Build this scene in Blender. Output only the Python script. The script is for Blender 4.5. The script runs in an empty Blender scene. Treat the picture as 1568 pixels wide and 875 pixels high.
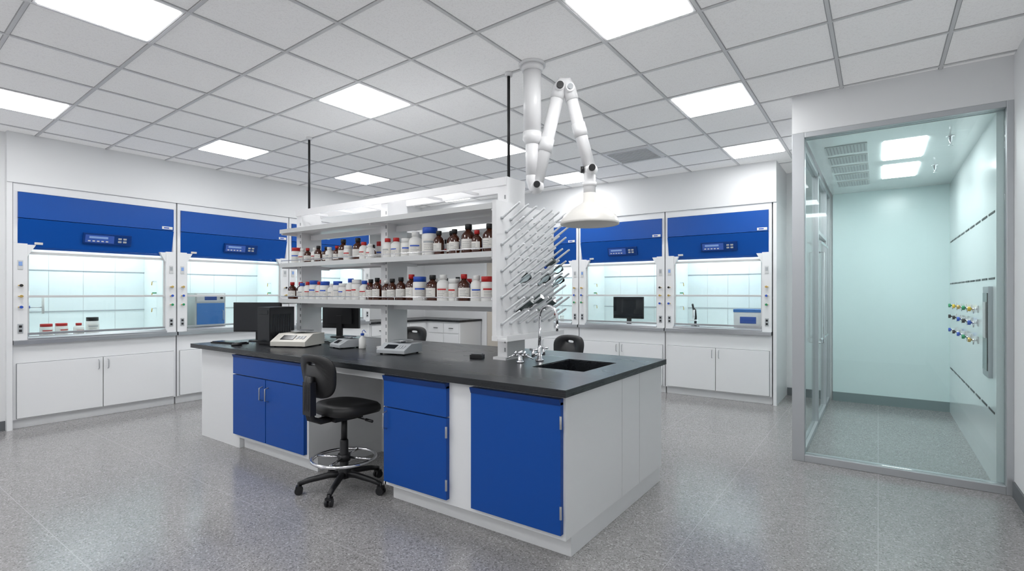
import bpy, bmesh, math, random
from mathutils import Vector, Matrix
random.seed(7)
S = bpy.context.scene
ZC = 3.15

# ------------------------------------------------------------------ materials
MATS = {}
def mat(name, col, rough=0.5, metal=0.0, emit=0.0, coat=0.0, spec=0.5):
    if name in MATS: return MATS[name]
    m = bpy.data.materials.new(name); m.use_nodes = True
    b = m.node_tree.nodes["Principled BSDF"]
    b.inputs["Base Color"].default_value = (*col, 1)
    b.inputs["Roughness"].default_value = rough
    b.inputs["Metallic"].default_value = metal
    b.inputs["Specular IOR Level"].default_value = spec
    if coat: b.inputs["Coat Weight"].default_value = coat
    if emit:
        b.inputs["Emission Color"].default_value = (*col, 1)
        b.inputs["Emission Strength"].default_value = emit
    n = m.node_tree.nodes.new("ShaderNodeTexNoise"); n.inputs["Scale"].default_value = 6
    r = m.node_tree.nodes.new("ShaderNodeMapRange")
    r.inputs["To Min"].default_value = max(rough-0.04, 0.02); r.inputs["To Max"].default_value = min(rough+0.04, 1)
    m.node_tree.links.new(n.outputs["Fac"], r.inputs["Value"])
    m.node_tree.links.new(r.outputs["Result"], b.inputs["Roughness"])
    MATS[name] = m
    return m

def glassmat(name, tint, refl=1.0):
    m = bpy.data.materials.new(name); m.use_nodes = True
    nt = m.node_tree; nt.nodes.clear()
    o = nt.nodes.new("ShaderNodeOutputMaterial"); mx = nt.nodes.new("ShaderNodeMixShader")
    t = nt.nodes.new("ShaderNodeBsdfTransparent"); g = nt.nodes.new("ShaderNodeBsdfGlossy")
    f = nt.nodes.new("ShaderNodeFresnel"); f.inputs["IOR"].default_value = 1.45
    ml = nt.nodes.new("ShaderNodeMath"); ml.operation = 'MULTIPLY'; ml.inputs[1].default_value = refl
    t.inputs["Color"].default_value = (*tint, 1); g.inputs["Roughness"].default_value = 0.02
    nt.links.new(f.outputs[0], ml.inputs[0]); nt.links.new(ml.outputs[0], mx.inputs[0])
    nt.links.new(t.outputs[0], mx.inputs[1]); nt.links.new(g.outputs[0], mx.inputs[2])
    nt.links.new(mx.outputs[0], o.inputs[0])
    return m

WHITE = mat("white_laminate", (0.82,0.83,0.84), 0.35)
WALLW = mat("white_paint", (0.81,0.82,0.83), 0.6)
METW  = mat("white_powdercoat", (0.84,0.84,0.85), 0.3)
BLUE  = mat("blue_laminate", (0.000,0.066,0.345), 0.40, spec=.35)
BLUED = mat("blue_dark_trim", (0.000,0.036,0.20), 0.4, spec=.35)  # darker blue of the pull lips and hood control plates
BLUEH = mat("blue_enamel", (0.001,0.074,0.37), 0.32, spec=.35)
EPOXY = mat("black_epoxy", (0.013,0.015,0.018), 0.28)
BLACK = mat("black_plastic", (0.008,0.008,0.010), 0.4)
FABR  = mat("black_vinyl", (0.008,0.008,0.009), 0.5)
SCREEN= mat("dark_screen", (0.008,0.010,0.014), 0.15)
CHROME= mat("chrome", (0.80,0.80,0.82), 0.12, 1.0)
STEEL = mat("brushed_steel", (0.55,0.56,0.58), 0.3, 1.0)
ALU   = mat("anodized_aluminium", (0.52,0.54,0.56), 0.4, 0.6)
GREYP = mat("grey_plastic", (0.40,0.42,0.44), 0.45)
LGREY = mat("light_grey_plastic", (0.62,0.63,0.63), 0.45)
LINER = mat("hood_liner", (0.80,0.86,0.86), 0.3)
SEAM  = mat("seam_dark", (0.25,0.26,0.27), 0.6)
BASEB = mat("baseboard_grey", (0.13,0.14,0.15), 0.5)
AMBER = mat("amber_glass", (0.060,0.013,0.004), 0.1, coat=0.5)
HDPE  = mat("hdpe_white", (0.82,0.82,0.80), 0.4)
LABEL = mat("paper_label", (0.78,0.76,0.72), 0.7)
CAPR  = mat("red_cap", (0.50,0.015,0.015), 0.4)
CAPB  = mat("blue_cap", (0.02,0.09,0.50), 0.4)
CAPK  = mat("black_cap", (0.012,0.012,0.012), 0.4)
CAPG  = mat("green_cap", (0.02,0.30,0.12), 0.4)
CAPY  = mat("yellow_cap", (0.75,0.50,0.03), 0.4)
BRASS = mat("brass_valve", (0.65,0.45,0.15), 0.3, 0.8)
BEIGE = mat("beige_door", (0.62,0.57,0.50), 0.5)
GRILLE= mat("grille_grey", (0.60,0.64,0.64), 0.5)
TEALW = mat("pale_teal_panel", (0.72,0.86,0.86), 0.25)
PANELW= mat("gloss_white_panel", (0.84,0.89,0.89), 0.12)
LIGHT = mat("troffer_diffuser", (1,1,1), 0.5, emit=16)
HLIGHT= mat("hood_lamp", (0.92,1,1), 0.5, emit=12)
GLIGHT= mat("cleanroom_lamp", (0.95,1,1), 0.5, emit=20)
DISP  = mat("lcd_display", (0.05,0.12,0.45), 0.2)
LCDB  = mat("lcd_bright", (.25,.40,.75), .3)
OVENB = mat("oven_blue", (.05,.20,.55), .35)
GLASS = glassmat("hood_sash_glass", (0.975,0.995,0.993), 0.5)
GLASSF= glassmat("enclosure_glass", (0.95,0.985,0.983), 0.8)
GLASSS= glassmat("partition_glass", (0.965,0.99,0.988), 0.45)

def floor_material():
    m = bpy.data.materials.new("speckled_floor"); m.use_nodes = True
    nt = m.node_tree; b = nt.nodes["Principled BSDF"]; L = nt.links.new
    geo = nt.nodes.new("ShaderNodeNewGeometry")
    v = nt.nodes.new("ShaderNodeTexVoronoi"); v.inputs["Scale"].default_value = 140
    L(geo.outputs["Position"], v.inputs["Vector"])
    bw = nt.nodes.new("ShaderNodeSeparateColor"); L(v.outputs["Color"], bw.inputs[0])
    cr = nt.nodes.new("ShaderNodeValToRGB"); e = cr.color_ramp.elements
    cr.color_ramp.interpolation = 'CONSTANT'
    e[0].position = 0; e[0].color = (0.170,0.163,0.163,1)
    e[1].position = 0.13; e[1].color = (0.262,0.254,0.254,1)
    x = e.new(0.5); x.color = (0.292,0.284,0.284,1)
    x = e.new(0.82); x.color = (0.345,0.337,0.336,1)
    x = e.new(0.94); x.color = (0.45,0.44,0.44,1)
    L(bw.outputs[0], cr.inputs[0])
    br = nt.nodes.new("ShaderNodeTexBrick")
    br.offset = 0.0; br.inputs["Scale"].default_value = 1.0
    br.inputs["Brick Width"].default_value = 0.92; br.inputs["Row Height"].default_value = 0.92
    br.inputs["Mortar Size"].default_value = 0.0022; br.inputs["Mortar Smooth"].default_value = 0.1
    L(geo.outputs["Position"], br.inputs["Vector"])
    mx = nt.nodes.new("ShaderNodeMix"); mx.data_type = 'RGBA'
    L(br.outputs["Fac"], mx.inputs["Factor"]); L(cr.outputs[0], mx.inputs["A"])
    mx.inputs["B"].default_value = (0.40,0.39,0.39,1)
    L(mx.outputs["Result"], b.inputs["Base Color"])
    n = nt.nodes.new("ShaderNodeTexNoise"); n.inputs["Scale"].default_value = 3
    L(geo.outputs["Position"], n.inputs["Vector"])
    r = nt.nodes.new("ShaderNodeMapRange"); r.inputs["To Min"].default_value = 0.13; r.inputs["To Max"].default_value = 0.22
    L(n.outputs["Fac"], r.inputs["Value"]); L(r.outputs["Result"], b.inputs["Roughness"])
    b.inputs["Specular IOR Level"].default_value = 0.65
    return m
def ceil_material():
    m = bpy.data.materials.new("acoustic_tile_fill_glow"); m.use_nodes = True
    nt = m.node_tree; b = nt.nodes["Principled BSDF"]; L = nt.links.new
    geo = nt.nodes.new("ShaderNodeNewGeometry")
    n = nt.nodes.new("ShaderNodeTexNoise"); n.inputs["Scale"].default_value = 110; n.inputs["Detail"].default_value = 3
    L(geo.outputs["Position"], n.inputs["Vector"])
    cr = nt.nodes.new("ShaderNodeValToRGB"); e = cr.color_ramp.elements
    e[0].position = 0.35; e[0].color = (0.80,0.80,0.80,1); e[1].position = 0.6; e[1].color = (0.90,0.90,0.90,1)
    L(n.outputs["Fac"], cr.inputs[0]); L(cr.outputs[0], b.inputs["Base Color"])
    L(cr.outputs[0], b.inputs["Emission Color"]); b.inputs["Emission Strength"].default_value = 0.15  # weak even glow added to the tiles to brighten the room
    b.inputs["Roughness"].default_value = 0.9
    return m
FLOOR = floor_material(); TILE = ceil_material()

# ------------------------------------------------------------------ builder
class B:
    def __init__(s, name):
        s.name = name; s.bm = bmesh.new(); s.mats = []
    def mi(s, m):
        if m not in s.mats: s.mats.append(m)
        return s.mats.index(m)
    def faces(s, vs, fs, m, smooth=False):
        i = s.mi(m); bv = [s.bm.verts.new(v) for v in vs]
        for f in fs:
            try:
                fc = s.bm.faces.new([bv[k] for k in f]); fc.material_index = i; fc.smooth = smooth
            except ValueError: pass
    def box(s, x0,x1,y0,y1,z0,z1, m, M=None):
        vs = [Vector((x,y,z)) for z in (z0,z1) for y in (y0,y1) for x in (x0,x1)]
        if M: vs = [M @ v for v in vs]
        s.faces(vs, [(0,2,3,1),(4,5,7,6),(0,1,5,4),(2,6,7,3),(0,4,6,2),(1,3,7,5)], m)
    def prism(s, poly, x0, x1, m, M=None):
        n = len(poly)
        vs = [Vector((x0,a,b)) for a,b in poly]+[Vector((x1,a,b)) for a,b in poly]
        if M: vs = [M @ v for v in vs]
        fs = [tuple(range(n)), tuple(range(2*n-1,n-1,-1))]+[(i,(i+1)%n+0,(i+1)%n+n,i+n)[::-1] for i in range(n)]
        s.faces(vs, fs, m)
    def cyl(s, p0, p1, r, m, r2=None, seg=18):
        s.tube([p0,p1], r, m, seg, r2)
    def tube(s, pts, r, m, seg=14, r2=None, closed=False):
        pts = [Vector(p) for p in pts]; n = len(pts)
        T = []
        for i in range(n):
            if closed: t = pts[(i+1)%n]-pts[i-1]
            else: t = pts[min(i+1,n-1)]-pts[max(i-1,0)]
            T.append(t.normalized())
        up = Vector((0,0,1)) if abs(T[0].z) < .9 else Vector((1,0,0))
        u = T[0].cross(up).normalized(); vs = []
        for i in range(n):
            u = (u - T[i]*u.dot(T[i])).normalized(); w = T[i].cross(u)
            rr = r if r2 is None else r+(r2-r)*i/(n-1)
            for k in range(seg):
                a = 2*math.pi*k/seg
                vs.append(pts[i]+(u*math.cos(a)+w*math.sin(a))*rr)
        fs = []
        for i in range(n if closed else n-1):
            j = (i+1)%n
            for k in range(seg):
                fs.append((i*seg+k, i*seg+(k+1)%seg, j*seg+(k+1)%seg, j*seg+k))
        i0 = s.mi(m); bv = [s.bm.verts.new(v) for v in vs]
        for f in fs:
            fc = s.bm.faces.new([bv[k] for k in f]); fc.material_index = i0; fc.smooth = True
        if not closed:
            a = s.bm.faces.new(bv[:seg][::-1]); a.material_index = i0
            a = s.bm.faces.new(bv[-seg:]); a.material_index = i0
    def lathe(s, c, prof, m, seg=20, sx=1, sy=1, M=None):
        c = Vector(c); i0 = s.mi(m); rings = []
        for r,z in prof:
            ring = []
            for k in range(seg):
                a = 2*math.pi*k/seg
                v = c+Vector((r*sx*math.cos(a), r*sy*math.sin(a), z))
                if M: v = M @ v
                ring.append(s.bm.verts.new(v))
            rings.append(ring)
        for a,b in zip(rings, rings[1:]):
            for k in range(seg):
                f = s.bm.faces.new((a[k],a[(k+1)%seg],b[(k+1)%seg],b[k])); f.material_index = i0; f.smooth = True
        f = s.bm.faces.new(rings[0][::-1]); f.material_index = i0
        f = s.bm.faces.new(rings[-1]); f.material_index = i0
    def arc(s, c, r, z0, z1, a0, a1, m, n=8):
        vs=[]
        for k in range(n+1):
            a=a0+(a1-a0)*k/n
            for z in (z0,z1): vs.append(Vector((c[0]+r*math.cos(a),c[1]+r*math.sin(a),c[2]+z)))
        s.faces(vs,[(2*k,2*k+2,2*k+3,2*k+1) for k in range(n)],m,True)
    def sphere(s, c, r, m, seg=14):
        prof = [(max(r*math.sin(math.pi*k/10),1e-4), -r*math.cos(math.pi*k/10)) for k in range(11)]
        s.lathe(c, prof, m, seg)
    def done(s, loc=(0,0,0), rotz=0, bevel=0.0):
        me = bpy.data.meshes.new(s.name)
        bmesh.ops.recalc_face_normals(s.bm, faces=s.bm.faces)
        s.bm.to_mesh(me); s.bm.free()
        for m in s.mats: me.materials.append(m)
        o = bpy.data.objects.new(s.name, me); S.collection.objects.link(o)
        o.location = loc; o.rotation_euler = (0,0,rotz)
        if bevel:
            md = o.modifiers.new("bevel", 'BEVEL'); md.width = bevel; md.segments = 2
            md.limit_method = 'ANGLE'; md.angle_limit = math.radians(60)
        return o
def simple(name, x0,x1,y0,y1,z0,z1, m, bevel=0):
    b = B(name); b.box(x0,x1,y0,y1,z0,z1,m); return b.done(bevel=bevel)

# ------------------------------------------------------------------ room shell
XR = 0.79
simple("floor", -8.4,1.1,-3.2,8.4,-0.1,0, FLOOR)
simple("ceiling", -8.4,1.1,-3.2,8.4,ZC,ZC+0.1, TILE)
simple("wall_left", -8.4,-8.22,-3.2,8.4,0,ZC, WALLW)
simple("wall_back", -8.22,1.1,8.22,8.4,0,ZC, WALLW)
simple("wall_front", -8.22,1.1,-3.2,-3.0,0,ZC, WALLW)
simple("wall_right", XR,1.1,-3.0,5.06,0,ZC, WALLW)
simple("wall_left_return", -8.22,-7.50,-3.0,1.33,0,ZC, WALLW)
simple("baseboard_left", -7.50,-7.488,-3.0,1.33,0,0.10, BASEB)
simple("baseboard_right", XR-.012,XR,-3.0,5.04,0,0.11, BASEB)
simple("baseboard_back", -1.05,-0.62,8.205,8.22,0,0.11, BASEB)
simple("wall_left_soffit", -8.22,-7.42,1.33,8.22,2.62,ZC, WALLW)
simple("wall_back_soffit", -7.42,-1.06,7.32,8.22,2.62,ZC, WALLW)
simple("trim_1", -8.22,-7.43,1.33,1.375,0,2.62, WHITE)
simple("trim_2", -1.10,-1.06,7.34,8.22,0,2.62, WHITE)

# ceiling grid: rows run very slightly off the room axis, as in the room
PX, PY = 0.630, 0.622
K = -0.038
def row_y(x, y): return y + K*(x+3.7)
LXC = [-1.19-PX*4*i for i in range(3)]
LYC = [4.84+PY*3*i for i in range(-4,2)]
g = B("ceiling_grid")
x = LXC[0]+PX/2
xs = [x+PX*i for i in range(-14,4) if -8.2 < x+PX*i < XR]
y = LYC[0]+PY/2
ys = [y+PY*i for i in range(-3,20) if -2.75 < y+PY*i < 8.0]
GRID = mat("grid_white", (0.76,0.76,0.77), 0.5)
GGAP = mat("grid_reveal", (0.48,0.48,0.49), 0.7)
def bar(y0,hw,z0,m):
    xa,xb=-8.2,XR
    vs=[(xa,row_y(xa,y0)-hw,z0),(xb,row_y(xb,y0)-hw,z0),(xa,row_y(xa,y0)+hw,z0),(xb,row_y(xb,y0)+hw,z0)]
    vs=[Vector(v) for v in vs]+[Vector((v[0],v[1],ZC)) for v in vs]
    g.faces(vs,[(0,2,3,1),(4,5,7,6),(0,1,5,4),(2,6,7,3),(0,4,6,2),(1,3,7,5)],m)
for v in xs: g.box(v-.010,v+.010,-3.0,8.2,ZC-.008,ZC,GRID); g.box(v-.015,v+.015,-3.0,8.2,ZC-.003,ZC,GGAP)
for v in ys: bar(v,.010,ZC-.007,GRID); bar(v,.015,ZC-.0025,GGAP)
g.done()
def cell_slab(b,cx,cy,w,h,z0,z1,m):
    vs=[]
    for z in (z0,z1):
        for sy in (-1,1):
            for sx in (-1,1):
                xx=cx+sx*w; vs.append(Vector((xx,row_y(xx,cy)+sy*h,z)))
    b.faces(vs,[(0,2,3,1),(4,5,7,6),(0,1,5,4),(2,6,7,3),(0,4,6,2),(1,3,7,5)],m)
for cx in LXC:
    for cy in LYC:
        b = B("ceiling_light_panel")
        cell_slab(b,cx,cy,PX/2-.015,PY/2-.015,ZC-.007,ZC-.002,METW)
        cell_slab(b,cx,cy,PX/2-.035,PY/2-.035,ZC-.012,ZC-.0065,LIGHT)
        b.done()
b = B("air_diffuser"); cx, cy = LXC[0]-2*PX, LYC[-1]-PY
cy = row_y(cx,cy)
b.box(cx-.29,cx+.29,cy-.28,cy+.28,ZC-.012,ZC-.001,METW)
for k in range(9):
    yy = cy-.23+k*.055
    b.box(cx-.25,cx+.25,yy,yy+.03,ZC-.02,ZC-.012,LGREY)
b.done()

# ------------------------------------------------------------------ fume hoods
def hood(W, loc, rotz, extras=0):
    b = B("fume_hood")
    D = .76
    b.box(0,W,.06,D,0,.10,WHITE)
    b.box(0,W,.012,D,.10,.90,WHITE)
    m = W/2
    b.box(.025,W-.025,.008,.013,.11,.70,SEAM)
    for a,c in ((.030,m-.004),(m+.004,W-.030)):
        b.box(a,c,-.010,.008,.115,.695,WHITE)
    for hx in (m-.045, m+.045):
        b.tube([(hx,-.010,.56),(hx,-.035,.57),(hx,-.035,.66),(hx,-.010,.67)],.005,STEEL,8)
    b.box(0,W,-.035,D,.90,.945,STEEL)
    b.box(0,W,.10,D,.945,.950,LINER)
    p = .115
    b.box(0,p,.10,D,.95,2.14,LINER); b.box(W-p,W,.10,D,.95,2.14,LINER)
    b.box(p,W-p,D-.06,D,.95,2.14,LINER); b.box(0,W,.10,D,2.14,2.17,LINER)
    b.box(p+.15,W-p-.15,.30,.48,2.11,2.139,HLIGHT)
    for z in (1.22,1.72):
        b.box(p,W-p,D-.068,D-.06,z,z+.012,GREYP)
    for k in (1,2,3):
        xx = p+(W-2*p)*k/4
        b.box(xx-.002,xx+.002,D-.064,D-.06,.95,2.1,LGREY)
    b.box(0,p,0,.10,.945,1.98,WHITE); b.box(W-p,W,0,.10,.945,1.98,WHITE)
    for s0 in (0,1):
        xa = p if not s0 else W-p
        sg = 1 if not s0 else -1
        vs = [(xa,.005,1.97),(xa+sg*.07,.005,1.97),(xa,.005,1.84),(xa,.09,1.97),(xa+sg*.07,.09,1.97),(xa,.09,1.84)]
        b.faces([Vector(v) for v in vs],[(0,1,2),(3,5,4),(0,3,4,1),(1,4,5,2),(0,2,5,3)],WHITE)
    b.box(p,W-p,.045,.050,1.01,1.95,GLASS)
    b.box(p,W-p,.030,.065,1.400,1.425,LGREY)
    b.box(p,W-p,.035,.065,1.87,1.90,LGREY)
    b.box(p,W-p,.030,.065,.995,1.02,STEEL)
    b.box(p,p+.018,.035,.065,1.0,1.9,LGREY); b.box(W-p-.018,W-p,.035,.065,1.0,1.9,LGREY)
    b.prism([(-.03,.945),(-.03,.965),(.02,.985),(.10,.975),(.10,.945)],p,W-p,STEEL)
    b.box(.0,W,.08,D,2.17,2.62,WHITE)
    b.box(0,.036,.0,.08,1.98,2.53,WHITE); b.box(W-.036,W,.0,.08,1.98,2.53,WHITE)
    b.box(0,W,.0,.08,2.53,2.62,WHITE)
    b.box(.036,W-.036,-.022,.08,2.252,2.525,BLUEH)
    b.prism([(-.026,2.246),(.055,1.925),(.08,1.925),(.08,2.246)],.036,W-.036,BLUEH)
    sl = math.atan2(.081,.321)
    M = Matrix.Translation((W*.53,.012,2.085)) @ Matrix.Rotation(sl,4,'X')
    b.box(-.235,.235,-.018,.01,-.062,.062,BLUED,M)
    b.box(-.215,.06,-.022,0,-.045,.045,DISP,M)
    b.box(-.18,.0,-.0235,0,.005,.030,LCDB,M)
    for k in range(2):
        for r in range(2): b.box(.10+k*.05,.135+k*.05,-.022,0,-.03+r*.035,-.008+r*.035,GREYP,M)
    for k in range(5): b.box(-.19+k*.042,-.165+k*.042,-.0235,0,-.032,-.018,LGREY,M)
    b.box(-W*.5+.13,-W*.5+.20,-.008,0,-.11,-.085,LABEL,M)
    b.box(W-.17,W-.05,-.026,-.02,2.265,2.30,LABEL)
    b.box(W-.15,W-.09,-.0275,-.02,2.275,2.29,CAPB)
    for px_, side in ((p*.5,0),(W-p*.5,1)):
        b.box(px_-.022,px_+.022,-.006,0,1.02,1.12,GREYP)
        b.box(px_-.012,px_+.012,-.009,0,1.035,1.06,BLACK); b.box(px_-.012,px_+.012,-.009,0,1.08,1.105,BLACK)
        b.box(px_-.022,px_+.022,-.006,0,1.70,1.80,LGREY)
        b.box(px_-.015,px_+.015,-.009,0,1.74,1.785,LCDB if side==0 else GREYP)
        cols = (CAPG,CAPB,BRASS) if (side+extras)%2 else (CAPB,BRASS,CAPK)
        for k,cm in enumerate(cols):
            z = 1.30+k*.115
            b.cyl((px_,0,z),(px_,-.035,z),.011,CHROME,seg=10)
            b.cyl((px_,-.035,z),(px_,-.050,z),.015,cm,seg=12)
            b.cyl((px_-.022,-.02,z),(px_+.022,-.02,z),.006,BRASS,seg=8)
    for sx_,sg in ((p,1),(W-p,-1)):
        for z in (1.25,1.45,1.6):
            b.cyl((sx_,.3,z),(sx_+sg*.05,.3,z),.008,CHROME if z!=1.45 else CAPG,seg=8)
            b.cyl((sx_+sg*.05,.3,z),(sx_+sg*.055,.3,z-.05),.006,BRASS,seg=8)
    return b.done(loc,rotz,bevel=.002)
R90 = math.pi/2
for i,y0 in enumerate((1.38,2.945,4.51)): hood(1.55,(-7.44,y0,0),R90,i)
for i,x0 in enumerate((-2.50,-3.90,-5.30)): hood(1.385,(x0,7.34,0),0,i)
b = B("corner_lab_bench")
b.box(-8.2,-7.50,6.10,8.2,.10,.88,WHITE); b.box(-7.50,-6.60,7.55,8.2,.10,.88,WHITE)
b.box(-8.2,-7.56,6.10,8.2,0,.10,GREYP); b.box(-7.56,-6.6,7.61,8.2,0,.10,GREYP)
b.box(-8.2,-7.46,6.09,8.2,.88,.92,EPOXY); b.box(-7.46,-6.58,7.51,8.2,.88,.92,EPOXY)
for k in range(3):
    y0 = 6.14+k*.46; b.box(-7.50,-7.48,y0,y0+.44,.14,.64,WHITE); b.box(-7.50,-7.48,y0,y0+.44,.66,.85,WHITE)
    b.box(-7.48,-7.465,y0+.17,y0+.27,.75,.76,BLACK)
for k in range(2):
    x0 = -7.42+k*.41; b.box(x0,x0+.39,7.53,7.55,.14,.64,WHITE); b.box(x0,x0+.39,7.53,7.55,.66,.85,WHITE)
    b.box(x0+.14,x0+.25,7.515,7.53,.75,.76,BLACK)
b.done(bevel=.002)
b = B("door_1")
b.box(-6.48,-6.42,8.15,8.215,0,2.16,WHITE); b.box(-5.50,-5.44,8.15,8.215,0,2.16,WHITE); b.box(-6.48,-5.44,8.15,8.215,2.10,2.16,WHITE)
b.box(-6.42,-5.50,8.17,8.215,0.005,2.10,BEIGE)
b.tube([(-5.6,8.17,1.02),(-5.6,8.12,1.02),(-5.72,8.12,1.02)],.01,STEEL,10)
b.done()
simple("trim_3", -5.34,-5.31,7.34,8.22,0,2.62, WHITE)

# ------------------------------------------------------------------ island bench
X0,X1,Y0,Y1,ZT = -5.62,-1.36,2.38,3.90,.94
b = B("lab_island_bench")
YF = Y0+.03
b.box(X1-.025,X1,YF,Y1,.12,.90,WHITE)
b.box(-2.80,X1-.025,YF,YF+.02,.12,.90,WHITE)
b.box(-2.81,-2.785,YF,Y1-.02,.12,.90,WHITE)
b.box(-2.785,X1-.025,Y1-.02,Y1,.12,.90,WHITE)
b.box(-2.80,X1-.025,YF+.02,Y1-.02,.12,.14,WHITE)
b.box(-2.80,X1-.012,Y0+.11,Y1,0,.12,WHITE)
b.box(-4.86,-3.70,YF,Y1,.12,.90,WHITE); b.box(-4.86,-3.70,Y0+.11,Y1,0,.12,WHITE)
b.box(X0,-4.865,Y0+.07,Y1,0,.90,WHITE)
b.box(-3.70,-2.81,3.15,Y1,0,.90,WHITE); b.box(-3.70,-2.81,YF+.02,YF+.05,.84,.90,WHITE)
for yy in (3.15,3.45): b.box(X1,X1+.0015,yy,yy+.003,.12,.90,LGREY)
def blue(x0,x1,z0,z1): b.box(x0,x1,Y0,YF,z0,z1,BLUE)
blue(-1.995,-1.375,.155,.865)
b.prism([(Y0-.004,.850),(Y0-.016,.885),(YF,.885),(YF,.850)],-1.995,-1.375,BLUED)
blue(-2.775,-2.195,.155,.665); blue(-2.775,-2.195,.673,.865)
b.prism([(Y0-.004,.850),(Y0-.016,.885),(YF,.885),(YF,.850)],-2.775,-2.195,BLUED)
blue(-4.845,-4.295,.155,.70); blue(-4.285,-3.725,.155,.70); blue(-4.845,-3.725,.71,.875)
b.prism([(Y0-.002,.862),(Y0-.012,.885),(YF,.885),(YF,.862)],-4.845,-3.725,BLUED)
for hx in (-4.335,-4.245,-2.745):
    b.tube([(hx,Y0,.52),(hx,Y0-.03,.53),(hx,Y0-.03,.63),(hx,Y0,.64)],.006,STEEL,8)
for hx,zz in ((-1.372,.28),(-1.372,.76),(-2.192,.25),(-2.192,.58)):
    b.cyl((hx,Y0-.004,zz-.035),(hx,Y0-.004,zz+.035),.007,STEEL,seg=10)
b.done(bevel=.0015)
cx0,cx1,cy0,cy1 = X0-.03,X1+.03,Y0-.025,Y1+.025
sx0,sx1,sy0,sy1 = -1.95,-1.55,2.98,3.50
b = B("epoxy_countertop")
b.box(cx0,sx0,cy0,cy1,.90,ZT,EPOXY); b.box(sx1,cx1,cy0,cy1,.90,ZT,EPOXY)
b.box(sx0,sx1,cy0,sy0,.90,ZT,EPOXY); b.box(sx0,sx1,sy1,cy1,.90,ZT,EPOXY)
b.done()
b = B("drop_in_sink")
t=.012; e_=.0005
b.box(sx0+e_,sx0+t,sy0+e_,sy1-e_,.66,ZT-.005,EPOXY); b.box(sx1-t,sx1-e_,sy0+e_,sy1-e_,.66,ZT-.005,EPOXY)
b.box(sx0+t,sx1-t,sy0+e_,sy0+t,.66,ZT-.005,EPOXY); b.box(sx0+t,sx1-t,sy1-t,sy1-e_,.66,ZT-.005,EPOXY)
b.box(sx0+t,sx1-t,sy0+t,sy1-t,.65,.66,EPOXY)
b.lathe((-1.75,3.24,.66),[(.045,0),(.045,.004),(.03,.004)],STEEL)
b.done()
b = B("gooseneck_faucet")
fx,fy = -2.07,3.27
b.lathe((fx,fy,ZT),[(.032,0),(.032,.012),(.018,.02),(.016,.10),(.012,.11)],CHROME)
dx,dy = .92,-.05
pts = [(fx,fy,ZT+.10),(fx,fy,1.27)]
for k in range(0,13):
    a = math.pi-math.pi*k/12
    pts.append((fx+dx*(.085+.085*math.cos(a)), fy+dy*(.085+.085*math.cos(a)), 1.27+.085*math.sin(a)))
pts.append((fx+dx*.17,fy+dy*.17,1.21))
b.tube(pts,.010,CHROME,12)
b.cyl((fx+dx*.17,fy+dy*.17,1.215),(fx+dx*.17,fy+dy*.17,1.17),.013,CHROME,r2=.008)
for sg in (-1,1):
    b.cyl((fx,fy,ZT+.05),(fx-.01,fy+sg*.07,ZT+.05),.010,CHROME)
    b.cyl((fx-.01,fy+sg*.07,ZT+.035),(fx-.01,fy+sg*.07,ZT+.085),.014,CHROME)
    b.cyl((fx-.04,fy+sg*.07,ZT+.09),(fx+.03,fy+sg*.07,ZT+.09),.007,CHROME)
b.done()
b = B("gas_turret")
fx,fy=-2.13,3.10
b.lathe((fx,fy,ZT),[(.028,0),(.028,.012),(.016,.018),(.016,.07),(.02,.08),(.004,.09)],CHROME)
for a in (0.3,1.9,3.6):
    c,s_ = math.cos(a),math.sin(a)
    b.cyl((fx,fy,ZT+.055),(fx+.05*c,fy+.05*s_,ZT+.055),.008,CHROME,seg=10)
    b.cyl((fx+.05*c,fy+.05*s_,ZT+.055),(fx+.10*c,fy+.10*s_,ZT+.03),.006,CHROME,r2=.004,seg=10)
    b.cyl((fx+.035*c,fy+.035*s_,ZT+.055),(fx+.035*c,fy+.035*s_,ZT+.085),.009,CHROME,seg=10)
b.done()

# ------------------------------------------------------------------ reagent shelf
SX0,SX1,SY0,SY1 = -5.12,-2.31,3.00,3.60
b = B("reagent_shelf_rack")
for px_ in (-5.06,-3.70,-2.35):
    b.box(px_-.045,px_+.045,3.18,3.42,ZT,2.34,METW)
    b.box(px_-.06,px_+.06,3.14,3.46,ZT,ZT+.02,METW)
    for k in range(19):
        zz=1.0+k*.065
        b.box(px_+.02,px_+.030,3.178,3.1805,zz,zz+.03,SEAM)
for z in (1.365,1.735,2.09):
    b.box(SX0,SX1,SY0,SY1,z,z+.018,METW)
    b.box(SX0,SX1,SY0-.006,SY0+.012,z-.018,z+.024,LGREY); b.box(SX0,SX1,SY1-.012,SY1+.006,z-.018,z+.024,LGREY)
    for xx in (SX0,-3.70-.01,SX1-.02): b.box(xx,xx+.02,SY0+.013,SY1-.013,z-.03,z-.0005,METW)
    if z<2:
        for yy in (SY0+.006,SY1-.006):
            b.tube([(SX0+.01,yy,z+.05),(SX1-.01,yy,z+.05)],.004,CHROME,8)
            for k in range(9):
                xx = SX0+.01+(SX1-SX0-.02)*k/8
                b.cyl((xx,yy,z+.018),(xx,yy,z+.05),.003,CHROME,seg=6)
for yy in (3.165,3.405): b.box(SX0+.02,SX1-.002,yy,yy+.03,2.275,2.335,METW)
for k in range(7):
    xx = -4.9+k*.42
    if abs(xx+3.7)>.06: b.box(xx,xx+.03,3.196,3.404,2.28,2.30,METW)
b.box(-5.0,-2.4,3.28,3.32,2.02,2.07,METW)
b.box(SX0+.003,SX1-.003,3.25,3.35,1.30,1.3645,METW)
b.done()

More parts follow.
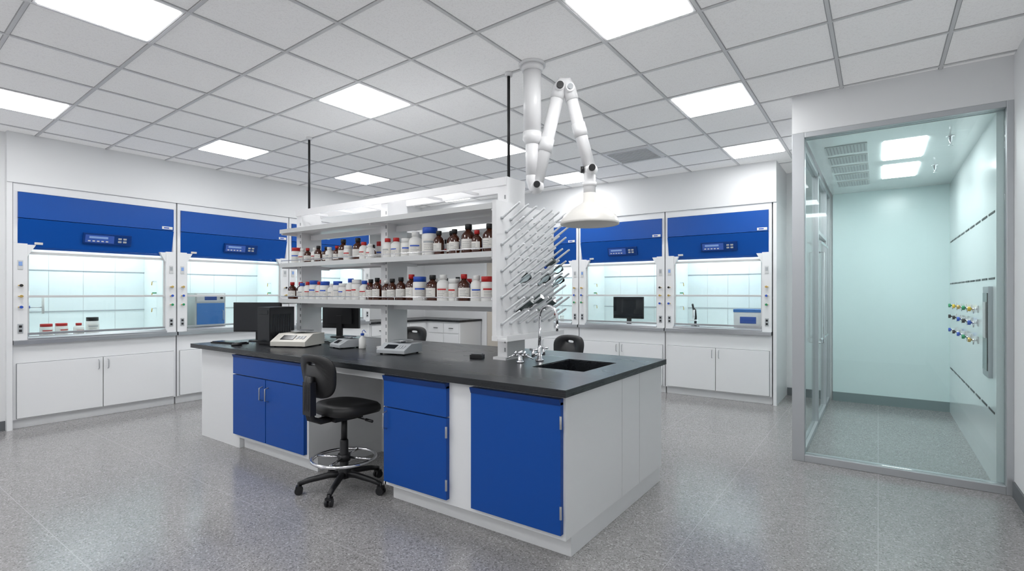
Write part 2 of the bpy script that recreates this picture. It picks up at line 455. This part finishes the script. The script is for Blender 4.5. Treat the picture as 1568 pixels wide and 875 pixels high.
# drying rack
b = B("pegboard_drying_rack")
PB = -2.262
b.box(-2.300,PB,2.985,3.80,1.135,2.13,METW)
b.box(-2.300,PB+.012,2.98,3.80,1.10,1.135,METW); b.box(PB+.012,PB+.10,2.985,3.80,1.10,1.115,METW); b.box(PB+.09,PB+.10,2.985,3.80,1.115,1.14,METW)
PEG = mat("peg_plastic",(0.78,0.80,0.82),.2)
PEGB = mat("peg_base_grey",(0.50,0.52,0.54),.4)
for r in range(9):
    z = 1.22+r*.098
    for c in range(7):
        yy = 3.05+c*.112+(.056 if r%2 else 0)
        if yy>3.78: continue
        b.tube([(PB,yy,z),(PB+.012,yy,z+.003),(PB+.155,yy,z+.095),(PB+.165,yy,z+.101)],.0105,PEG,10,r2=.0065)
        b.lathe((PB+.001,yy,z),[(.015,-.008),(.015,.008)],PEGB,8)
b.done()
b = B("drying_glassware")
CLG = glassmat("clear_labware",(0.80,0.86,0.87),1.0)
def hung(yy,z,bodym,capm,s=1.0):
    M = Matrix.Translation((PB+.10,yy,z)) @ Matrix.Rotation(math.radians(57),4,'Y') @ Matrix.Scale(s,4)
    b.lathe((0,0,-.09),[(.012,0),(.014,.04),(.030,.07),(.032,.13),(.026,.135)],bodym,14,M=M)
    if capm: b.lathe((0,0,-.115),[(.018,0),(.018,.03)],capm,12,M=M)
GW = mat("grey_glassware",(0.06,0.08,0.08),.15)
hung(3.25,1.37,GW,CAPK); hung(3.40,1.40,GW,CAPK,.9); hung(3.58,1.37,GW,CAPG); hung(3.60,1.70,GW,CAPB,.7)
for yy,z in ((3.72,1.55),(3.70,1.64),(3.22,1.56),(3.5,1.56)): hung(yy,z,CLG,None,.9)
b.done()

def bottle(b,x,y,z,kind,h,r,cap):
    ac = math.radians(-65+random.uniform(-28,28)); hw = math.radians(62)
    if kind=='amber':
        b.lathe((x,y,z),[(r*.95,0),(r,.006),(r,h*.62),(r*.8,h*.70),(r*.42,h*.78),(r*.40,h*.84)],AMBER,16)
        b.arc((x,y,z),r*1.015,h*.16,h*.50,ac-hw,ac+hw,LABEL)
        b.lathe((x,y,z),[(r*.50,h*.83),(r*.50,h*.985),(r*.46,h)],cap,14)
    elif kind=='hdpe':
        b.lathe((x,y,z),[(r*.95,0),(r,.006),(r,h*.66),(r*.85,h*.74),(r*.5,h*.80),(r*.5,h*.84)],HDPE,16)
        b.arc((x,y,z),r*1.015,h*.18,h*.52,ac-hw,ac+hw,LABEL)
        b.arc((x,y,z),r*1.02,h*.42,h*.47,ac-hw*.8,ac+hw*.6,random.choice((CAPR,CAPB,GREYP,CAPR)))
        b.lathe((x,y,z),[(r*.58,h*.82),(r*.58,h*.985),(r*.54,h)],cap,14)
    else:
        b.lathe((x,y,z),[(r*.95,0),(r,.006),(r,h*.74),(r*.86,h*.80)],HDPE,16)
        b.arc((x,y,z),r*1.015,h*.15,h*.6,ac-hw,ac+hw,LABEL)
        b.arc((x,y,z),r*1.02,h*.46,h*.53,ac-hw*.8,ac+hw*.6,random.choice((CAPR,CAPB,GREYP)))
        b.lathe((x,y,z),[(r*.92,h*.79),(r*.92,h*.985),(r*.88,h)],cap,16)
    for q in (.40,.34,.28,.22):
        b.arc((x,y,z),r*1.022,h*q,h*q+.003,ac-hw*.7,ac+hw*random.uniform(.1,.7),SEAM,5)
def row(name,zs,items):
    b = B(name)
    for x,y,kind,h,r,cap in items: bottle(b,x,y,zs,kind,min(h*1.13,.245),r*1.06,cap)
    b.done()
A,H,J='amber','hdpe','jar'
zu,zl = 1.7535,1.3835
up = [(-4.97,3.09,J,.15,.045,CAPR),(-4.87,3.10,H,.14,.038,HDPE),(-4.78,3.10,A,.14,.036,CAPR),(-4.68,3.12,H,.14,.038,HDPE),(-4.58,3.09,A,.15,.038,CAPK),
 (-4.49,3.12,A,.14,.036,CAPK),(-4.40,3.09,H,.13,.036,HDPE),(-4.32,3.12,A,.14,.036,CAPR),(-4.22,3.12,A,.19,.047,CAPK),(-4.11,3.09,J,.13,.038,HDPE),(-4.00,3.12,A,.19,.047,CAPK),(-3.89,3.10,H,.15,.04,CAPR),
 (-3.80,3.10,H,.13,.036,HDPE),(-3.55,3.09,H,.16,.042,CAPR),(-3.45,3.10,H,.16,.045,CAPR),(-3.34,3.12,J,.15,.048,HDPE),(-3.21,3.10,H,.19,.054,HDPE),(-3.06,3.12,J,.215,.064,CAPB),
 (-2.93,3.09,A,.18,.043,CAPK),(-2.84,3.15,A,.18,.042,CAPK),(-2.75,3.08,A,.18,.042,CAPK),(-2.63,3.11,A,.21,.053,CAPK),(-2.52,3.08,A,.16,.04,CAPR),(-2.42,3.11,A,.20,.050,CAPK)]
lo = [(-5.04,3.09,A,.16,.042,CAPR),(-4.95,3.13,A,.16,.04,CAPR),(-4.86,3.09,H,.15,.04,CAPB),(-4.77,3.10,H,.16,.042,CAPR),(-4.67,3.10,J,.17,.045,CAPB),(-4.57,3.10,H,.16,.04,CAPR),
 (-4.47,3.09,J,.16,.046,CAPB),(-4.37,3.10,H,.14,.04,HDPE),(-4.28,3.10,J,.16,.044,CAPB),(-4.18,3.09,J,.14,.044,HDPE),(-4.08,3.10,H,.18,.044,CAPB),(-3.98,3.09,J,.17,.045,HDPE),(-3.88,3.10,H,.16,.042,CAPB),
 (-3.79,3.10,A,.17,.042,CAPK),(-3.69,3.09,A,.18,.042,CAPK),(-3.59,3.11,A,.16,.042,HDPE),(-3.49,3.09,A,.17,.044,CAPK),(-3.39,3.10,A,.18,.044,CAPK),(-3.28,3.12,A,.20,.048,CAPR),
 (-3.15,3.09,J,.18,.055,CAPB),(-3.01,3.10,A,.19,.052,CAPK),(-2.88,3.09,H,.19,.050,HDPE),(-2.77,3.10,J,.16,.045,HDPE),(-2.66,3.09,A,.19,.048,CAPR),(-2.54,3.10,H,.18,.045,HDPE),(-2.43,3.09,J,.17,.045,CAPR)]
def backrow():
    out=[]; x=-5.0
    while x<-2.40:
        k=random.choice((A,H,J,A)); out.append((x,3.51+random.uniform(-.01,.02),k,random.uniform(.13,.20),random.uniform(.038,.05),random.choice((CAPK,CAPR,CAPB,HDPE,CAPK))))
        x+=random.uniform(.11,.14)
    return out
row("reagent_bottle_row",zu,up+backrow()); row("reagent_bottle_row",zl,lo+backrow())

b = B("hanging_power_cord"); b.tube([(-5.06,3.30,2.34),(-5.06,3.30,ZC-.02)],.012,BLACK,10)
b.lathe((-5.06,3.30,ZC-.03),[(.03,0),(.03,.03)],METW); b.done()
b = B("hanging_power_cord"); b.tube([(-2.32,3.22,2.34),(-2.32,3.22,ZC-.02)],.012,BLACK,10)
b.lathe((-2.32,3.22,ZC-.03),[(.03,0),(.03,.03)],METW); b.done()

# ------------------------------------------------------------------ extraction arm
b = B("fume_extraction_arm")
base = Vector((-2.09,3.20,0)); rv = Vector((.815,.579,0)); fv = Vector((-.579,.815,0))
def P(xr,z,dd=0): return base+rv*xr+fv*dd+Vector((0,0,z))
b.lathe(base,[(.10,ZC-.02),(.10,ZC)],METW,28)
b.lathe(base,[(.075,ZC-.06),(.085,ZC-.02)],METW,28)
b.cyl(P(0,2.60),P(0,ZC-.02),.066,METW,seg=28)
b.lathe(base,[(.050,2.55),(.070,2.59),(.070,2.64)],METW,28)
b.cyl(P(0,2.32),P(0,2.58),.048,METW,seg=24)
b.tube([P(0,2.36),P(0.0,2.29),P(.015,2.24),P(.03,2.22)],.046,METW,20)
j1 = P(.03,2.24); el = P(.20,2.965); el2 = P(.275,2.955); j3 = P(.43,2.36)
b.sphere(j1,.058,METW,18)
for sgn in (-1,1): 
    b.cyl(j1,j1+fv*sgn*.075,.030,METW); b.cyl(j1+fv*sgn*.07,j1+fv*sgn*.09,.024,BLACK)
b.cyl(j1,el,.048,METW,seg=22)
mid = j1.lerp(el,.42); b.cyl(mid-(el-j1).normalized()*.05,mid+(el-j1).normalized()*.05,.054,METW,seg=22)
b.tube([el-(el-j1).normalized()*.08,el,P(.225,3.005),P(.25,3.005),el2,el2+(j3-el2).normalized()*.08],.050,METW,20)
for q in (el,el2): b.cyl(q-fv*.07,q+fv*.07,.032,METW)
b.cyl(el-fv*.085,el-fv*.07,.026,BLACK); b.cyl(el2-fv*.08,el2-fv*.07,.020,GREYP)
b.cyl(el2,j3,.045,METW,seg=22)
m2 = el2.lerp(j3,.5); dd=(j3-el2).normalized(); b.cyl(m2-dd*.05,m2+dd*.05,.051,METW,seg=22)
b.sphere(j3,.055,METW,18); b.cyl(j3-fv*.08,j3+fv*.08,.028,METW)
b.cyl(j3-fv*.10,j3-fv*.08,.024,BLACK); b.cyl(j3-fv*.02+rv*-.05,j3-fv*.02-rv*.075,.024,BLACK)
hc = P(.425,0)
b.cyl((hc.x,hc.y,2.18),(hc.x,hc.y,2.34),.045,METW,seg=22)
b.lathe((hc.x,hc.y,0),[(.052,2.24),(.052,2.27)],METW,24)
HC = mat("hood_cream",(0.80,0.78,0.74),.35)
b.lathe((hc.x,hc.y,0),[(.050,2.19),(.055,2.12),(.085,2.10),(.15,2.06),(.195,2.02),(.215,1.975),(.218,1.960),(.210,1.955),(.205,1.962),(.19,2.0),(.14,2.045),(.06,2.08)],HC,40)
b.done()

# ------------------------------------------------------------------ lab stool
def stool(loc,rotz):
    b = B("lab_stool")
    for k in range(5):
        a = 2*math.pi*k/5+.35; c,s_=math.cos(a),math.sin(a)
        b.tube([(0,0,.115),(.10*c,.10*s_,.118),(.24*c,.24*s_,.095),(.31*c,.31*s_,.075)],.026,BLACK,10,r2=.016)
        e = Vector((.31*c,.31*s_,0)); tn=Vector((-s_,c,0))
        b.cyl(e+Vector((0,0,.03)),e+Vector((0,0,.085)),.011,BLACK,seg=10)
        for sg in (-1,1): b.cyl(e+tn*sg*.006+Vector((0,0,.028)),e+tn*sg*.024+Vector((0,0,.028)),.028,BLACK,seg=16)
        b.box(-.02,.02,-.022,.022,.045,.062,BLACK,Matrix.Translation(e)@Matrix.Rotation(a,4,'Z'))
    b.lathe((0,0,0),[(.045,.09),(.045,.14),(.032,.16),(.030,.36),(.026,.37)],BLACK,18)
    b.cyl((0,0,.36),(0,0,.54),.022,BLACK)
    ring = [(.225*math.cos(2*math.pi*k/36),.225*math.sin(2*math.pi*k/36),.235) for k in range(36)]
    b.tube(ring,.0125,CHROME,10,closed=True)
    b.lathe((0,0,0),[(.045,.215),(.045,.265)],BLACK)
    for k in range(4):
        a=2*math.pi*k/4+.5; b.cyl((.04*math.cos(a),.04*math.sin(a),.24),(.22*math.cos(a),.22*math.sin(a),.235),.009,CHROME,seg=8)
    b.box(-.09,.09,-.13,.10,.53,.575,BLACK)
    b.cyl((.08,.02,.55),(.22,.05,.535),.006,BLACK,seg=8); b.cyl((.20,.045,.537),(.26,.058,.53),.011,BLACK,seg=8)
    b.cyl((-.08,-.05,.55),(-.19,-.06,.53),.006,BLACK,seg=8)
    N=40
    def loop(sc,z,dipf):
        o=[]
        for k in range(N):
            a=2*math.pi*k/N; c,s_=math.cos(a),math.sin(a)
            e=2/2.8; xx=math.copysign(abs(c)**e,c)*.225*sc; yy=math.copysign(abs(s_)**e,s_)*.215*sc
            o.append(Vector((xx,yy+.03,z - dipf*max(0,yy)**2*1.2)))
        return o
    loops=[loop(.80,.565,0),loop(.96,.578,.3),loop(1.0,.602,.4),loop(.985,.628,.4),loop(.90,.645,.4),loop(.6,.640,.3),loop(.2,.632,0)]
    vs=[v for l in loops for v in l]; fs=[]
    for i in range(len(loops)-1):
        for k in range(N): fs.append((i*N+k,i*N+(k+1)%N,(i+1)*N+(k+1)%N,(i+1)*N+k))
    fs.append(tuple(range(N))[::-1]); fs.append(tuple(range((len(loops)-1)*N,len(loops)*N)))
    b.faces(vs,fs,FABR,True)
    jb=[(0,-.08,.545),(0,-.20,.542),(0,-.265,.570),(0,-.285,.65),(0,-.285,.80),(0,-.275,.87)]
    for dx_ in (-.022,0,.022): b.tube([(p[0]+dx_,p[1],p[2]) for p in jb],.020,BLACK,8)
    b.box(-.05,.05,-.298,-.255,.60,.83,BLACK)
    def bl(sx_,sz,yo,cz=.865,slot=False):
        o=[]
        for k in range(N):
            a=2*math.pi*k/N; c,s_=math.cos(a),math.sin(a)
            e=2/3.0
            xx=math.copysign(abs(c)**e,c)*sx_; zz=math.copysign(abs(s_)**e,s_)*sz
            if not slot: xx*= (1.0+ .12*zz/.15)
            o.append(Vector((xx,-.255+yo+.9*xx*xx-(cz+zz-.86)*.15,cz+zz)))
        return o
    L=[bl(.055,.014,.000,.955,True),bl(.19,.145,.000),bl(.20,.155,.012),bl(.20,.155,.028),bl(.185,.14,.042),bl(.055,.014,.042,.955,True)]
    vs=[v for l in L for v in l]; fs=[]
    n=len(L)
    for i in range(n):
        j=(i+1)%n
        for k in range(N): fs.append((i*N+k,i*N+(k+1)%N,j*N+(k+1)%N,j*N+k))
    b.faces(vs,fs,FABR,True)
    return b.done(loc,rotz)
stool((-3.21,2.38,0),math.radians(-3))
stool((-2.62,4.40,0),math.radians(165))
stool((-4.80,4.42,0),math.radians(190))

# ------------------------------------------------------------------ bench equipment
def monitor(loc,rotz,w=.50,h=.31,name="computer_monitor"):
    b=B(name)
    zb=.10
    b.box(-w/2,w/2,-.02,.015,zb,zb+h,BLACK); b.box(-w/2+.012,w/2-.012,-.023,-.019,zb+.015,zb+h-.012,SCREEN)
    b.box(-w/2+.08,w/2-.08,.015,.04,zb+.05,zb+h-.06,BLACK)
    b.box(-.035,.035,.015,.045,.01,zb+h*.5,BLACK)
    b.lathe((0,.03,0),[(.11,0),(.11,.008),(.10,.014)],BLACK,28,sy=.8)
    return b.done(loc,rotz,bevel=.003)
monitor((-5.34,2.88,ZT),math.radians(30),w=.52)
monitor((-5.10,3.74,ZT),math.radians(200),w=.48,h=.30)
b=B("desktop_computer_tower"); b.box(-.085,.085,-.15,.15,.01,.37,BLACK); b.box(-.08,.08,-.155,-.15,.03,.36,SCREEN)
for yy in (-.12,.12): b.box(-.08,.08,yy-.02,yy+.02,0,.01,BLACK)
for k in range(8): b.box(.085,.088,-.12+k*.03,-.105+k*.03,.08,.30,SCREEN)
b.box(-.06,.06,-.158,-.154,.30,.34,SCREEN)
b.done((-4.95,2.86,ZT),math.radians(12),bevel=.004)
b=B("keyboard"); b.box(-.2,.2,-.065,.065,0,.012,BLACK)
for r in range(5):
    for c in range(14): b.box(-.19+c*.027,-.168+c*.027,-.055+r*.023,-.036+r*.023,.012,.018,SCREEN)
b.done((-5.36,2.60,ZT),math.radians(10))
b=B("computer_mouse"); b.lathe((0,0,0),[(.03,0),(.032,.01),(.026,.024),(.01,.03)],BLACK,16,sy=1.6); b.done((-5.06,2.52,ZT))
BONE=mat("bone_plastic",(0.60,0.58,0.53),.4)
def balance(loc,rotz,w,d,h,m,name="analytical_balance"):
    b=B(name)
    b.prism([(-d/2,.01),(-d/2,h*.45),(-d*.1,h),(d/2,h),(d/2,.01)],-w/2,w/2,m)
    for xx in (-w/2+.03,w/2-.03):
        for yy in (-d/2+.03,d/2-.03): b.cyl((xx,yy,0),(xx,yy,.012),.012,BLACK,seg=10)
    sl=math.atan2(h*.55,d*.4)
    M=Matrix.Translation((0,-d*.30,h*.725))@Matrix.Rotation(sl,4,'X')
    b.box(-w*.28,w*.10,-d*.12,d*.12,-.002,.004,SCREEN,M)
    for k in range(3): b.box(w*.15+k*w*.09,w*.21+k*w*.09,-d*.08,d*.08,-.002,.005,GREYP,M)
    b.lathe((0,d*.22,h),[(.02,0),(.02,.015),(w*.30,.018),(w*.30,.024)],STEEL,28)
    return b.done(loc,rotz,bevel=.004)
balance((-4.57,2.86,ZT),math.radians(25),.36,.34,.12,BONE)
balance((-4.05,3.02,ZT),math.radians(-10),.20,.22,.08,GREYP)
balance((-3.30,3.00,ZT),math.radians(12),.28,.26,.085,GREYP)
b=B("wash_bottle"); b.lathe((0,0,0),[(.03,0),(.032,.005),(.032,.09),(.014,.11),(.014,.12)],HDPE); b.lathe((0,0,.12),[(.016,0),(.016,.02)],CAPB)
b.tube([(0,0,.14),(0,0,.16),(.02,0,.17),(.05,0,.15)],.003,CAPB,6); b.done((-3.86,3.06,ZT))
b=B("barcode_scanner"); b.box(-.05,.05,-.035,.035,0,.03,BLACK); b.box(-.04,.04,-.03,.03,.03,.035,SCREEN); b.done((-2.55,3.12,ZT),.3,bevel=.004)
b=B("bench_cable"); b.tube([(-4.80,3.1,ZT+.008),(-4.6,3.22,ZT+.008),(-4.45,3.14,ZT+.008),(-4.3,3.25,ZT+.008),(-4.15,3.18,ZT+.008)],.006,BLACK,8); b.done()

# ------------------------------------------------------------------ items in hoods
ZH=.950
b=B("reagent_jar_group")
bottle(b,-.32,0,0,'jar',.15,.06,CAPR); bottle(b,-.18,.03,0,'jar',.15,.06,CAPR); bottle(b,.10,.0,0,'jar',.21,.065,CAPK); bottle(b,-.05,-.08,0,'hdpe',.15,.05,CAPR)
b.done((-7.68,2.02,ZH),R90)
b=B("lab_retort_stand"); b.box(-.08,.08,-.06,.06,0,.012,STEEL); b.cyl((-.05,0,.012),(-.05,0,.52),.006,STEEL)
b.cyl((-.05,0,.34),(.06,0,.34),.005,STEEL); b.lathe((.07,0,.27),[(.012,0),(.012,.20)],HDPE); b.lathe((-.05,0,.33),[(.012,0),(.012,.03)],CAPB); b.done((-7.60,1.585,ZH),R90)
b=B("drying_oven"); b.box(-.20,.20,-.16,.18,.02,.50,LGREY); b.box(-.18,.18,-.172,-.16,.04,.36,OVENB)
b.box(-.18,.18,-.165,-.16,.38,.49,METW); b.box(-.08,.08,-.168,-.16,.40,.47,DISP); b.cyl((.14,-.165,.43),(.14,-.185,.43),.016,BLACK)
b.tube([(.15,-.172,.12),(.15,-.20,.13),(.15,-.20,.25),(.15,-.172,.26)],.006,STEEL,8)
for xx in (-.17,.17):
    for yy in (-.13,.15): b.cyl((xx,yy,0),(xx,yy,.02),.015,BLACK,seg=10)
b.done((-7.70,3.40,ZH),R90,bevel=.004)
monitor((-3.18,7.62,ZH),math.radians(5),w=.48,h=.34)
b=B("compact_centrifuge"); b.box(-.18,.18,-.13,.13,.01,.24,METW); b.box(-.185,.185,-.135,.135,.24,.28,OVENB); b.box(-.10,.10,-.135,-.13,.09,.18,DISP)
for xx in (-.12,.12): b.box(xx-.02,xx+.02,-.1,.1,0,.01,BLACK)
b.done((-1.42,7.58,ZH),0,bevel=.004)
b=B("microscope"); b.box(-.05,.05,-.09,.09,0,.025,BLACK); b.tube([(0,.07,.02),(0,.08,.15),(0,.05,.25),(0,0,.27)],.018,BLACK,10)
b.box(-.05,.05,-.06,.05,.10,.115,METW); b.cyl((0,-.02,.13),(0,-.02,.26),.018,METW); b.cyl((0,-.02,.26),(0,-.07,.34),.014,BLACK); b.done((-2.16,7.56,ZH),0)
b=B("reagent_jar_group"); bottle(b,0,0,0,'amber',.16,.04,CAPR); bottle(b,.12,.03,0,'jar',.12,.04,HDPE); b.done((-4.5,7.6,ZH))

# ------------------------------------------------------------------ glass enclosure (right)
GX0,GX1,GY = -.61,XR,5.06
IW = .71
simple("wall_header", GX0,GX1+.1,GY,GY+.10,2.83,ZC, WALLW)
simple("wall_enclosure_side", GX0,GX0+.10,GY+.10,8.22,2.83,ZC, WALLW)
b=B("ceiling_enclosure"); b.box(GX0+.10,.84,GY+.10,8.22,2.78,2.83,PANELW); b.done()
for (x0,x1,y0,y1) in ((.04,.34,5.60,6.35),(.04,.34,6.65,7.35)):
    b=B("ceiling_light_panel"); b.box(x0,x1,y0,y1,2.772,2.779,GLIGHT); b.done()
b=B("ceiling_vent_grille")
for j,(y0,y1) in enumerate(((5.5,5.82),(5.95,6.27),(6.4,6.72),(6.85,7.17),(7.3,7.62))):
    b.box(-.40,-.08,y0,y1,2.772,2.779,GRILLE)
    for k in range(12): b.box(-.39+k*.026,-.382+k*.026,y0+.02,y1-.02,2.770,2.772,GREYP)
b.done()
for (x,y) in ((.50,5.7),(.48,6.9)):
    b=B("fire_sprinkler"); b.lathe((x,y,2.70),[(.02,0),(.004,.008),(.006,.03),(.012,.04),(.012,.072),(.03,.074),(.03,.08)],CHROME,14); b.done()
b=B("wall_service_panel")
b.box(IW,.84,GY+.10,8.22,0,2.78,PANELW)
for z in (2.06,1.56,.55):
    yy=5.22
    while yy<8.0:
        b.box(IW-.003,IW,yy,yy+.25,z-.008,z+.008,BLACK); yy+=.33
b.box(IW-.025,IW,5.30,5.56,.80,1.50,ALU); b.box(IW-.030,IW-.024,5.33,5.53,.85,1.45,SCREEN); b.box(IW-.035,IW-.029,5.37,5.49,1.1,1.38,LGREY)
cols={1.31:(CAPY,CAPG,BRASS,CAPY,CAPG),1.19:(CAPB,CAPK,CAPB,CAPK,CAPK),1.04:(BRASS,CAPG,CAPB,CAPK,CAPB)}
for z,cs in cols.items():
    for k,cm in enumerate(cs):
        yy=6.0+k*.38
        b.box(IW-.006,IW,yy-.03,yy+.03,z-.03,z+.03,LGREY)
        b.cyl((IW,yy,z),(IW-.05,yy,z),.008,CHROME,seg=10); b.cyl((IW-.05,yy,z),(IW-.07,yy,z),.020,cm,seg=12)
        b.cyl((IW-.03,yy,z),(IW-.03,yy,z-.04),.006,CHROME,seg=8)
b.done()
simple("wall_enclosure_back", -.50,IW,8.19,8.22,.12,2.78, TEALW)
simple("baseboard_enclosure", -.50,IW,8.175,8.22,0,.12, mat("base_teal_grey",(0.20,0.26,0.27),.4))
b=B("glass_enclosure_front")
b.box(GX0,-.515,GY,GY+.10,0,2.83,ALU); b.box(.75,GX1,GY-.003,GY+.10,0,2.83,ALU)
b.box(-.515,.75,GY,GY+.10,2.785,2.83,ALU); b.box(-.515,.75,GY,GY+.10,0,.06,ALU)
b.box(-.515,.75,GY+.045,GY+.053,.06,2.785,GLASSF)
b.done(bevel=.003)
b=B("sliding_glass_partition")
for (y0,y1) in ((5.18,5.24),(6.50,6.56),(7.55,7.61),(8.12,8.18)): b.box(-.59,-.53,y0,y1,0,2.78,ALU)
b.box(-.59,-.53,5.24,8.12,0,.05,ALU); b.box(-.59,-.53,5.24,8.12,2.72,2.78,ALU); b.box(-.59,-.53,6.56,7.55,2.10,2.14,ALU)
b.box(-.562,-.556,5.24,8.12,.05,2.72,GLASSS)
for z0 in (0.95,2.0): b.cyl((-.50,6.40,z0),(-.50,7.3,z0),.012,CHROME)
b.tube([(-.54,6.62,.9),(-.49,6.62,.9),(-.49,6.62,1.9),(-.54,6.62,1.9)],.012,CHROME,10)
b.done(bevel=.002)

# ------------------------------------------------------------------ world, camera
w = bpy.data.worlds.new("world"); S.world = w; w.use_nodes = True
w.node_tree.nodes["Background"].inputs[0].default_value = (.9,.95,1,1)
w.node_tree.nodes["Background"].inputs[1].default_value = .3
cam = bpy.data.cameras.new("camera"); co = bpy.data.objects.new("camera", cam); S.collection.objects.link(co)
co.location = (0,0,1.45); co.rotation_euler = (math.pi/2,0,math.radians(35.4))
cam.lens = 18.11; cam.sensor_width = 36; cam.shift_y = .0073; cam.clip_start=.05
S.camera = co
S.view_settings.view_transform = 'Standard'
S.view_settings.look = 'None'
